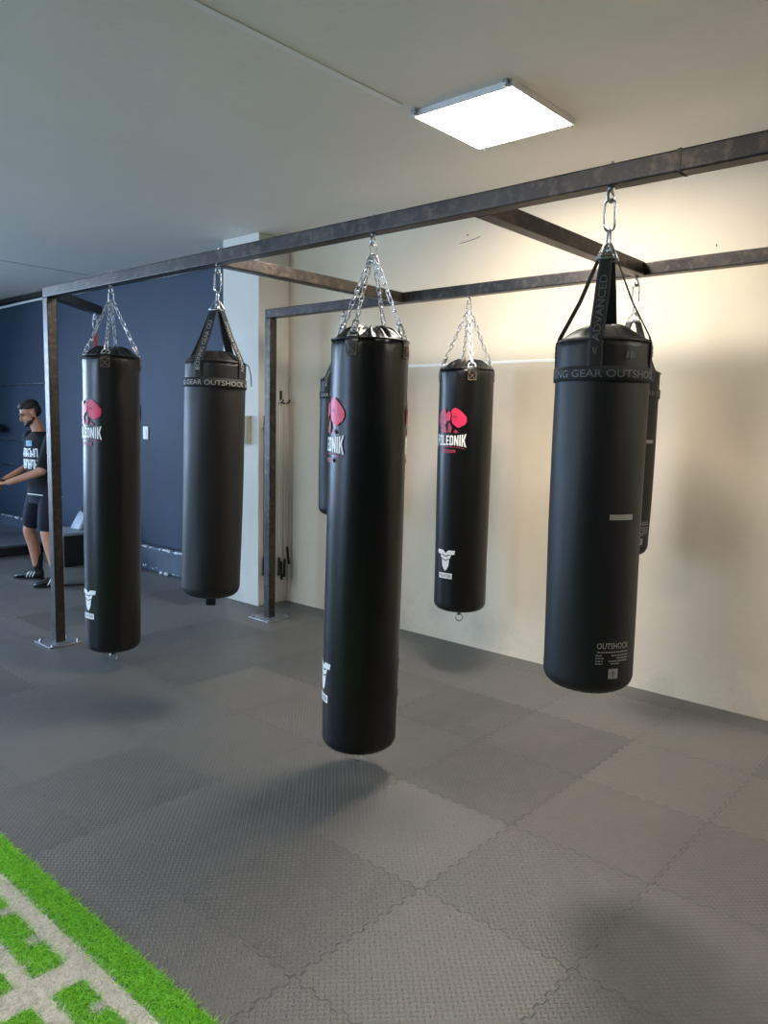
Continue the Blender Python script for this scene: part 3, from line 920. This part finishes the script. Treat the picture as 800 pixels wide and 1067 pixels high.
# ------------------------------------------------------------------ far corner of the gym
pf = thing('lifting_platform', 'low dark platform with a grey rubber top on the floor behind the man', 'platform', (3.3, 10.0, 0))
MB().box((-1.35, -.82, .0005), (1.17, .95, .105)).build('platform_base', M_black, pf, bevel=.006)
MB().box((-1.37, -.84, .1055), (1.19, .97, .135)).build('rubber_top', M_rubber, pf, bevel=.006)
bn = thing('weight_bench', 'flat bench with a pale pad standing on the platform', 'bench', (3.62, 10.45, .136))
MB().box((-.75, -.15, .40), (.35, .15, .46)).build('bench_pad', M_greyvinyl, bn, bevel=.02, seg=3)
MB().box((-.70, -.04, .34), (.30, .04, .399)).build('bench_beam', M_black, bn, bevel=.004)
for x in (-.6, .2):
    f = MB().box((x-.03, -.025, .045), (x+.03, .025, .34)); f.box((x-.03, -.28, .0005), (x+.03, .28, .045)); f.build('leg', M_black, bn, bevel=.004)
lb = thing('leaning_bar', 'slim steel bar leaning up from the platform behind the man', 'bar', (3.5, 9.85, .136))
MB().tube([(-.10, 0, .020), (.26, -.18, .42)], .017, 12).build('bar_shaft', M_zinc, lb)
for t in (0.0, 1.0):
    p = Vector((-.10, 0, .020)).lerp(Vector((.26, -.18, .42)), t); q = Vector((-.10, 0, .020)).lerp(Vector((.26, -.18, .42)), .12 if t == 0 else .80)
    MB().tube([q, p], .0195, 12).build('bar_sleeve', M_blackp, lb)
bxn = thing('storage_box', 'black box with a pale lid on the floor beside the blue wall', 'box', (4.14, 8.36, 0))
bb = MB().box((-.20, -.25, .0005), (.36, .25, .345)).build('box_body', M_black, bxn, bevel=.01)
MB().box((-.21, -.26, .3455), (.37, .26, .375)).build('lid', M_greyvinyl, bxn, bevel=.008)
gb_ = thing('grey_bag', 'small grey soft bag resting on the black box', 'bag', (4.30, 8.34, .376))
vs = [(-.13,-.12,.0005),(.13,-.12,.0005),(.13,.12,.0005),(-.13,.12,.0005),(-.02,-.10,.20),(.11,-.10,.23),(.11,.10,.23),(-.02,.10,.20)]
o = MB().add(vs, [(3,2,1,0),(4,5,6,7),(0,1,5,4),(1,2,6,5),(2,3,7,6),(3,0,4,7)]).build('bag_body', M_greyvinyl, gb_, bevel=.03, seg=4)
MB().tube([(-.02, 0, .195), (-.03, 0, .235), (.02, 0, .26), (.07, 0, .25), (.08, 0, .215)], .008, 8).build('handle', M_blackp, gb_)
cbw = MB().tube([(3.28 + .07*k, 7.30 - .035*k + .01*math.sin(k*.8), .012) for k in range(9)], .0115, 8).build('floor_strip', M_blackp)  # thin raised black strip across the mats
tag(cbw, 'thin black strip lying on the mats between post and tall bag', 'cable')
# wall rack with bars on the blue wall
wr = thing('wall_rack', 'slim wall-mounted bar rack on the blue wall left of the man', 'rack', (WX, 10.5, 0))
for (y0, y1, z) in ((-.55, .95, 2.07), (-.05, .95, 1.31), (.1, .95, .97)):
    MB().box((-.05, y0, z - .008), (-.003, y1, z + .008)).build('rail', M_zinc, wr, bevel=.002)
MB().box((-.03, -.57, 1.72), (-.003, -.54, 2.08)).build('bracket', M_black, wr, bevel=.002)
MB().box((-.03, -.03, 1.0), (-.003, 0, 1.32)).build('bracket', M_black, wr, bevel=.002)
rp = MB().tube([(-.115, .63, 1.47), (-.115, 1.5, 1.47)], .055, 20); rp.tube([(-.06, .88, 1.47), (-.004, .88, 1.47)], .012, 8)
ro = rp.build('roller', M_blackp, wr, bevel=.01)
rd = MB().tube([(3.05 + .0, 9.12, .60), (3.10, 9.10, .45), (3.15, 9.13, .30), (3.22, 9.10, .16), (3.24, 9.06, .06), (3.22, 9.02, .008)], .006, 6).build('red_cord', M_red)
tag(rd, 'thin red cord hanging over the edge of the dark platform', 'cord')

# ------------------------------------------------------------------ the man
O = Vector((3.451, 7.514, 0)); U = Vector((.6597, -.7515, 0)); V = Vector((-.7515, -.6597, 0))
def W(p): return Vector((0, 0, p[2])) + U * p[0] + V * p[1]
man = thing('person', 'man in black printed t-shirt and dark shorts, head bowed over his hands', 'person', O)
lf = (.835, .55); fc = (-.55, .835); lh = (.57, .82); fh_ = (-.82, .57)
LFv = (U*lf[0] + V*lf[1]).normalized(); FCv = (U*fc[0] + V*fc[1]).normalized()
LHv = (U*lh[0] + V*lh[1]).normalized(); FHv = (U*fh_[0] + V*fh_[1]).normalized()
def uv(p, l=0, f=0, z=0): return (p[0] + lf[0]*l + fc[0]*f, p[1] + lf[1]*l + fc[1]*f, p[2] + z)
def loft(mb, rings, n=24):
    """rings: (centre uvz, half width along left, half depth along facing)"""
    vs = []; fs = []
    for c, a, b in rings:
        for k in range(n):
            t = 2*PI*k/n
            x = math.copysign(abs(math.cos(t))**.85, math.cos(t)); y = math.copysign(abs(math.sin(t))**.85, math.sin(t))
            vs.append(W(c) + LFv*(a*x) + FCv*(b*y))
    for i in range(len(rings)-1):
        for k in range(n):
            k2 = (k+1) % n; fs.append((i*n+k, i*n+k2, (i+1)*n+k2, (i+1)*n+k))
    fs.append(tuple(range(n-1, -1, -1))); fs.append(tuple((len(rings)-1)*n + k for k in range(n)))
    mb.add(vs, fs)
def limb(mb, pts, rs, n=16, sub=5):
    P = []; Rr = []
    ps = [W(p) for p in pts]
    for i in range(len(ps)-1):
        for j in range(sub):
            t = j/sub; P.append(ps[i].lerp(ps[i+1], t)); Rr.append(rs[i]*(1-t) + rs[i+1]*t)
    P.append(ps[-1]); Rr.append(rs[-1])
    mb.tube(P, Rr, n); mb.ball(P[0], Rr[0], 14, 8); mb.ball(P[-1], Rr[-1], 14, 8)
def fuse(mb, name, mat, parent, voxel=.008, smooth=4):
    o = mb.build(name, mat, parent)
    rm = o.modifiers.new('remesh', 'REMESH'); rm.mode = 'VOXEL'; rm.voxel_size = voxel; rm.use_smooth_shade = True
    s = o.modifiers.new('smooth', 'SMOOTH'); s.iterations = smooth; s.factor = .5
    dg = bpy.context.evaluated_depsgraph_get(); dg.update()
    me = bpy.data.meshes.new_from_object(o.evaluated_get(dg)); o.modifiers.clear(); o.data = me
    me.materials.clear(); me.materials.append(mat)
    for p in me.polygons: p.use_smooth = True
    return o
pel = (.02, 0, .93)
shl = uv((.0, 0, 1.44), .185); shr = uv((.0, 0, 1.44), -.185)
ell = (.110, .26, 1.125); wrl = (-.200, .28, 1.015)
elr = (-.165, -.15, 1.165); wrr = (-.335, .03, 1.035)
hpl = uv(pel, .095, 0, -.02); hpr = uv(pel, -.095, 0, -.02)
knr = (-.185, -.08, .50); anr = (-.135, -.14, .105)
knl = (.085, .13, .50); anl = (.190, .17, .105)
hc = Vector((-.085, .035, 1.675)); ht = .42          # head centre, nod angle
body = MB()
loft(body, [(uv(pel,0,0,-.10), .13, .10), (pel, .165, .11), (uv(pel,0,.01,.12), .145, .10), (uv((.01,0,1.18)), .155, .105), (uv((.0,0,1.33)), .175, .115), (uv((0,0,1.42)), .165, .10), (uv((-.01,0,1.48)), .08, .07)])
limb(body, [(-.008, 0, 1.46), uv((-.03, .01, 1.53)), uv((-.055, .02, 1.60))], [.060, .056, .054])
def headpt(l, f, z):
    """head-local offsets, nodded forward"""
    c, s = math.cos(ht), math.sin(ht)
    f2, z2 = f*c + z*s, -f*s + z*c
    return (hc.x + lh[0]*l + fh_[0]*f2, hc.y + lh[1]*l + fh_[1]*f2, hc.z + z2)
Rh = Matrix(((LHv.x, FHv.x, 0), (LHv.y, FHv.y, 0), (LHv.z, FHv.z, 1))).to_4x4()
def hball(mb, l, f, z, rl, rf, rz):
    M = Matrix.Translation(W(headpt(l, f, z))) @ Rh @ Matrix.Rotation(-ht, 4, 'X')
    mb.ball((0, 0, 0), 1, 22, 14, sx=rl, sy=rf, sz=rz, M=M)
hball(body, 0, -.012, .035, .075, .092, .088)
hball(body, 0, .028, -.045, .058, .058, .068)
hball(body, 0, .060, -.085, .028, .026, .026)      # chin
hball(body, 0, .094, -.020, .013, .018, .026)      # nose
hball(body, 0, .104, -.034, .015, .013, .011)
hball(body, 0, .080, .022, .050, .014, .012)       # brow
hball(body, 0, .084, -.058, .022, .011, .009)      # lips
for s in (-1, 1): hball(body, s*.078, -.012, -.015, .010, .020, .032)
limb(body, [shl, ell, wrl], [.055, .042, .028]); limb(body, [shr, elr, wrr], [.055, .041, .028])
limb(body, [hpl, knl, (.125, .145, .36), anl], [.092, .058, .056, .038]); limb(body, [hpr, knr, (-.155, -.110, .36), anr], [.092, .058, .058, .038])
def hand(mb, w, dirv, thumb_side):
    d = Vector(dirv).normalized(); wv = Vector(w)
    side = Vector((d.y, -d.x, 0)).normalized(); dn = Vector((0, 0, -1))
    palm = wv + d*.045
    for k in range(4):
        o = side * ((k - 1.5) * .020)
        limb(mb, [tuple(wv + o*.5), tuple(palm + o*.95), tuple(wv + d*.088 + o)], [.016, .0165, .012], 10, 3)
        l = (.030, .036, .033, .026)[k]
        a = wv + d*.088 + o; b = a + d*l*.9 + dn*.012; c = b + d*.006 + dn*.026; e = c - d*.016 + dn*.010
        limb(mb, [tuple(a), tuple(b), tuple(c), tuple(e)], [.0105, .0098, .009, .0078], 8, 3)
    t0 = wv + d*.022 + side*thumb_side*.024; t1 = wv + d*.058 + side*thumb_side*.046 + dn*.008; t2 = wv + d*.088 + side*thumb_side*.036 + dn*.016
    limb(mb, [tuple(t0), tuple(t1), tuple(t2)], [.014, .0115, .009], 8, 3)
hand(body, wrl, (-.9, -.25, -.12), 1); hand(body, wrr, (-.85, .18, -.22), -1)
for an, dr in ((anr, 1), (anl, 1)):
    limb(body, [an, (an[0], an[1], .06), (an[0]-.05, an[1]+.01, .040)], [.036, .032, .022])
bd = fuse(body, 'body', M_skin, man, .0065, 3)
# hair, beard, eyes, brows
hr = MB()
hball(hr, 0, -.020, .060, .079, .092, .072); hball(hr, 0, .028, .086, .062, .052, .034); hball(hr, 0, -.050, .015, .072, .062, .072)
hro = fuse(hr, 'hair', M_hair, man, .007, 2)
br = MB()
hball(br, 0, .066, -.088, .034, .030, .026); hball(br, .038, .040, -.074, .022, .034, .026); hball(br, -.038, .040, -.074, .022, .034, .026)
hball(br, 0, .092, -.047, .024, .008, .005); hball(br, .058, .006, -.056, .006, .014, .020); hball(br, -.058, .006, -.056, .006, .014, .020)
fuse(br, 'beard', M_hair, man, .005, 2)
for s in (-1, 1):
    e = MB(); hball(e, s*.030, .081, .004, .013, .009, .005); e.build('eye', M_eye, man)
    e = MB(); hball(e, s*.032, .090, .027, .019, .006, .005); e.build('eyebrow', M_hair, man)
# clothes
sh = MB()
loft(sh, [(uv(pel,0,0,-.055), .180, .128), (uv(pel,0,0,.06), .172, .124), (uv((.012,0,1.12)), .170, .122), (uv((.0,0,1.33)), .190, .130), (uv((0,0,1.43)), .178, .112), (uv((-.01,0,1.487)), .085, .078), (uv((-.014,0,1.500)), .072, .070)])
def lerp3(a, b, t): return tuple(a[i]*(1-t) + b[i]*t for i in range(3))
limb(sh, [shl, lerp3(shl, ell, .80)], [.070, .066]); limb(sh, [shr, lerp3(shr, elr, .80)], [.070, .064])
sho = fuse(sh, 'tshirt', M_shirt, man, .008, 4)
st = MB()
loft(st, [(uv(pel,0,0,-.13), .172, .125), (uv(pel,0,0,-.02), .184, .132), (uv(pel,0,0,.05), .170, .122)])
limb(st, [hpl, lerp3(hpl, knl, .55), lerp3(hpl, knl, .76)], [.105, .100, .096]); limb(st, [hpr, lerp3(hpr, knr, .55), lerp3(hpr, knr, .72)], [.105, .098, .094])
fuse(st, 'shorts', M_shorts, man, .008, 4)
# white hem line of an undershirt and shirt print
hm = MB(); n = 40; pts = []
for k in range(n):
    t = 2*PI*k/n; c = uv(pel, 0, 0, -.058 - .02*math.sin(t)*-1)
    pts.append(W(c) + LFv*(.186*math.cos(t)) + FCv*(.136*math.sin(t)))
hm.tube(pts, .006, 6, closed=True); hm.build('white_hem', M_white, man)
def on_chest(x, z, off=.0):
    """x across the chest (+ = his left), z height"""
    a = .192; b = .136; tt = max(-.98, min(.98, x / a))
    y = b * (1 - abs(tt)**2.3) ** (1/2.1)
    zz = z; c = uv((0, 0, zz))
    return W(c) + LFv*x + FCv*(y + .006 + off)
def chest_text(s, w, h, zc):
    vs, fs, ww, hh = text_polys(s, .03)
    return ([((x/ww - .5)*w, zc + (y/hh - .5)*h) for x, y in vs], fs)
pr = warp_build([chest_text('BRAZILIAN', .25, .080, 1.300), chest_text('JIU JITSU', .25, .085, 1.195)] if False else
                [chest_text('HONOR', .24, .085, 1.300), chest_text('STRONG', .25, .090, 1.195)] if False else
                [R_(-.12 + .040*i, 1.255, -.12 + .040*i + .010, 1.335) for i in range(6)] +
                [R_(-.12 + .040*i, 1.325 - .05*(i % 2), -.12 + .040*i + .030, 1.338 - .05*(i % 2)) for i in range(6)] +
                [R_(-.095 + .040*i, 1.255, -.095 + .040*i + .010, 1.335 - .02*(i % 3)) for i in range(6)] +
                [R_(-.12 + .040*i, 1.140, -.12 + .040*i + .010, 1.232) for i in range(6)] +
                [R_(-.12 + .040*i, 1.175 + .04*(i % 2), -.12 + .040*i + .030, 1.19 + .04*(i % 2)) for i in range(6)] +
                [R_(-.095 + .040*i, 1.140 + .02*(i % 2), -.095 + .040*i + .010, 1.232) for i in range(6)],
                lambda x, z: on_chest(-x, z), 'shirt_print', M_whiteprint, man)
warp_build([R_(-.045, 1.358, .055, 1.412)], lambda x, z: on_chest(-x, z, -.012), 'shirt_patch', M_patch, man)
# socks and shoes
for an, tip in ((anr, (-.375, -.145, .0)), (anl, (.005, .27, .0))):
    a = Vector(an); t = Vector(tip); dr = Vector((t.x - a.x, t.y - a.y, 0)).normalized()
    sk = MB(); limb(sk, [tuple(a + Vector((.004*-dr.x, 0, .13))), an, (an[0], an[1], .06)], [.050, .045, .044]); so_ = fuse(sk, 'sock', M_sock, man, .007, 2)
    se = MB(); heel = a - dr*.055
    # side profile of the shoe swept from heel to toe
    L_ = (Vector((t.x, t.y, 0)) - Vector((heel.x, heel.y, 0))).length
    side = Vector((-dr.y, dr.x, 0)); vs = []; fs = []; n = 16
    secs = [(0.0, .028, .09), (.04, .040, .118), (.24, .046, .124), (.42, .047, .104), (.62, .052, .080), (.82, .050, .060), (.95, .036, .046), (1.0, .018, .030)]
    for (q, hw, hh) in secs:
        c = Vector((heel.x, heel.y, 0)) + dr*(L_*q)
        for k in range(n):
            th = 2*PI*k/n
            y = math.cos(th)*hw; z = .014 + (hh-.014)*(math.sin(th)*.5 + .5)
            vs.append(W((c.x + side.x*y, c.y + side.y*y, z)))
    for i in range(len(secs)-1):
        for k in range(n):
            k2 = (k+1) % n; fs.append((i*n+k, i*n+k2, (i+1)*n+k2, (i+1)*n+k))
    fs.append(tuple(range(n))); fs.append(tuple((len(secs)-1)*n + k for k in range(n)))
    se.add(vs, fs); so2 = se.build('shoe', M_blackp, man, weld=True)
    ms = so2.modifiers.new('sub', 'SUBSURF'); ms.levels = 1; ms.render_levels = 2
    sl = MB(); vs = []
    for (q, hw, hh) in secs:
        c = Vector((heel.x, heel.y, 0)) + dr*(L_*(q*1.02 - .01))
        for s_ in (-1, 1):
            for z in (.001, .016): vs.append(W((c.x + side.x*s_*(hw+.003), c.y + side.y*s_*(hw+.003), z)))
    fs = []
    for i in range(len(secs)-1):
        a0, b0 = i*4, (i+1)*4
        fs += [(a0, b0, b0+1, a0+1), (a0+2, a0+3, b0+3, b0+2), (a0+1, b0+1, b0+3, a0+3), (a0, a0+2, b0+2, b0)]
    fs += [(0, 1, 3, 2), (len(vs)-4, len(vs)-2, len(vs)-1, len(vs)-3)]
    sl.add(vs, fs, smooth=False); sl.build('sole', M_blackp, so2)
    sp = MB()
    for q in (.34, .44, .54):
        for s_ in (-1, 1):
            pp_ = []
            for j in range(6):
                z = .022 + .062*j/5; qq = q - .12*j/5
                hw = np.interp(qq, [s[0] for s in secs], [s[1] for s in secs]); hh = np.interp(qq, [s[0] for s in secs], [s[2] for s in secs])
                zz = (z - .014)/(hh - .014)*2 - 1
                y = hw*math.sqrt(max(0, 1 - min(1, zz*zz))) + .001
                c = Vector((heel.x, heel.y, 0)) + dr*(L_*qq)
                pp_.append(W((c.x + side.x*s_*y, c.y + side.y*s_*y, z)))
            sp.tube(pp_, .0065, 6)
    sp.build('shoe_stripes', M_whiteprint, so2)
ph = thing('phone', 'dark phone held in both hands of the man', 'phone', O + W((-.375, .13, 1.035)))
MB().box((-.036, -.07, 0), (.036, .07, .009), M=Matrix.Rotation(.8, 4, 'Z') @ Matrix.Rotation(.35, 4, 'X')).build('phone_body', M_blackp, ph, bevel=.004)

# ------------------------------------------------------------------ world, view
w = bpy.data.worlds.new('world'); sc.world = w; w.use_nodes = True
bg = w.node_tree.nodes['Background']; bg.inputs[0].default_value = (.55, .74, 1.0, 1); bg.inputs[1].default_value = 1.2
sc.view_settings.view_transform = 'Standard'; sc.view_settings.look = 'None'
sc.view_settings.gamma = 1; sc.view_settings.use_curve_mapping = False
sc.view_settings.exposure = 1.3
sc.cycles.use_denoising = True
sc.cycles.max_bounces = 8
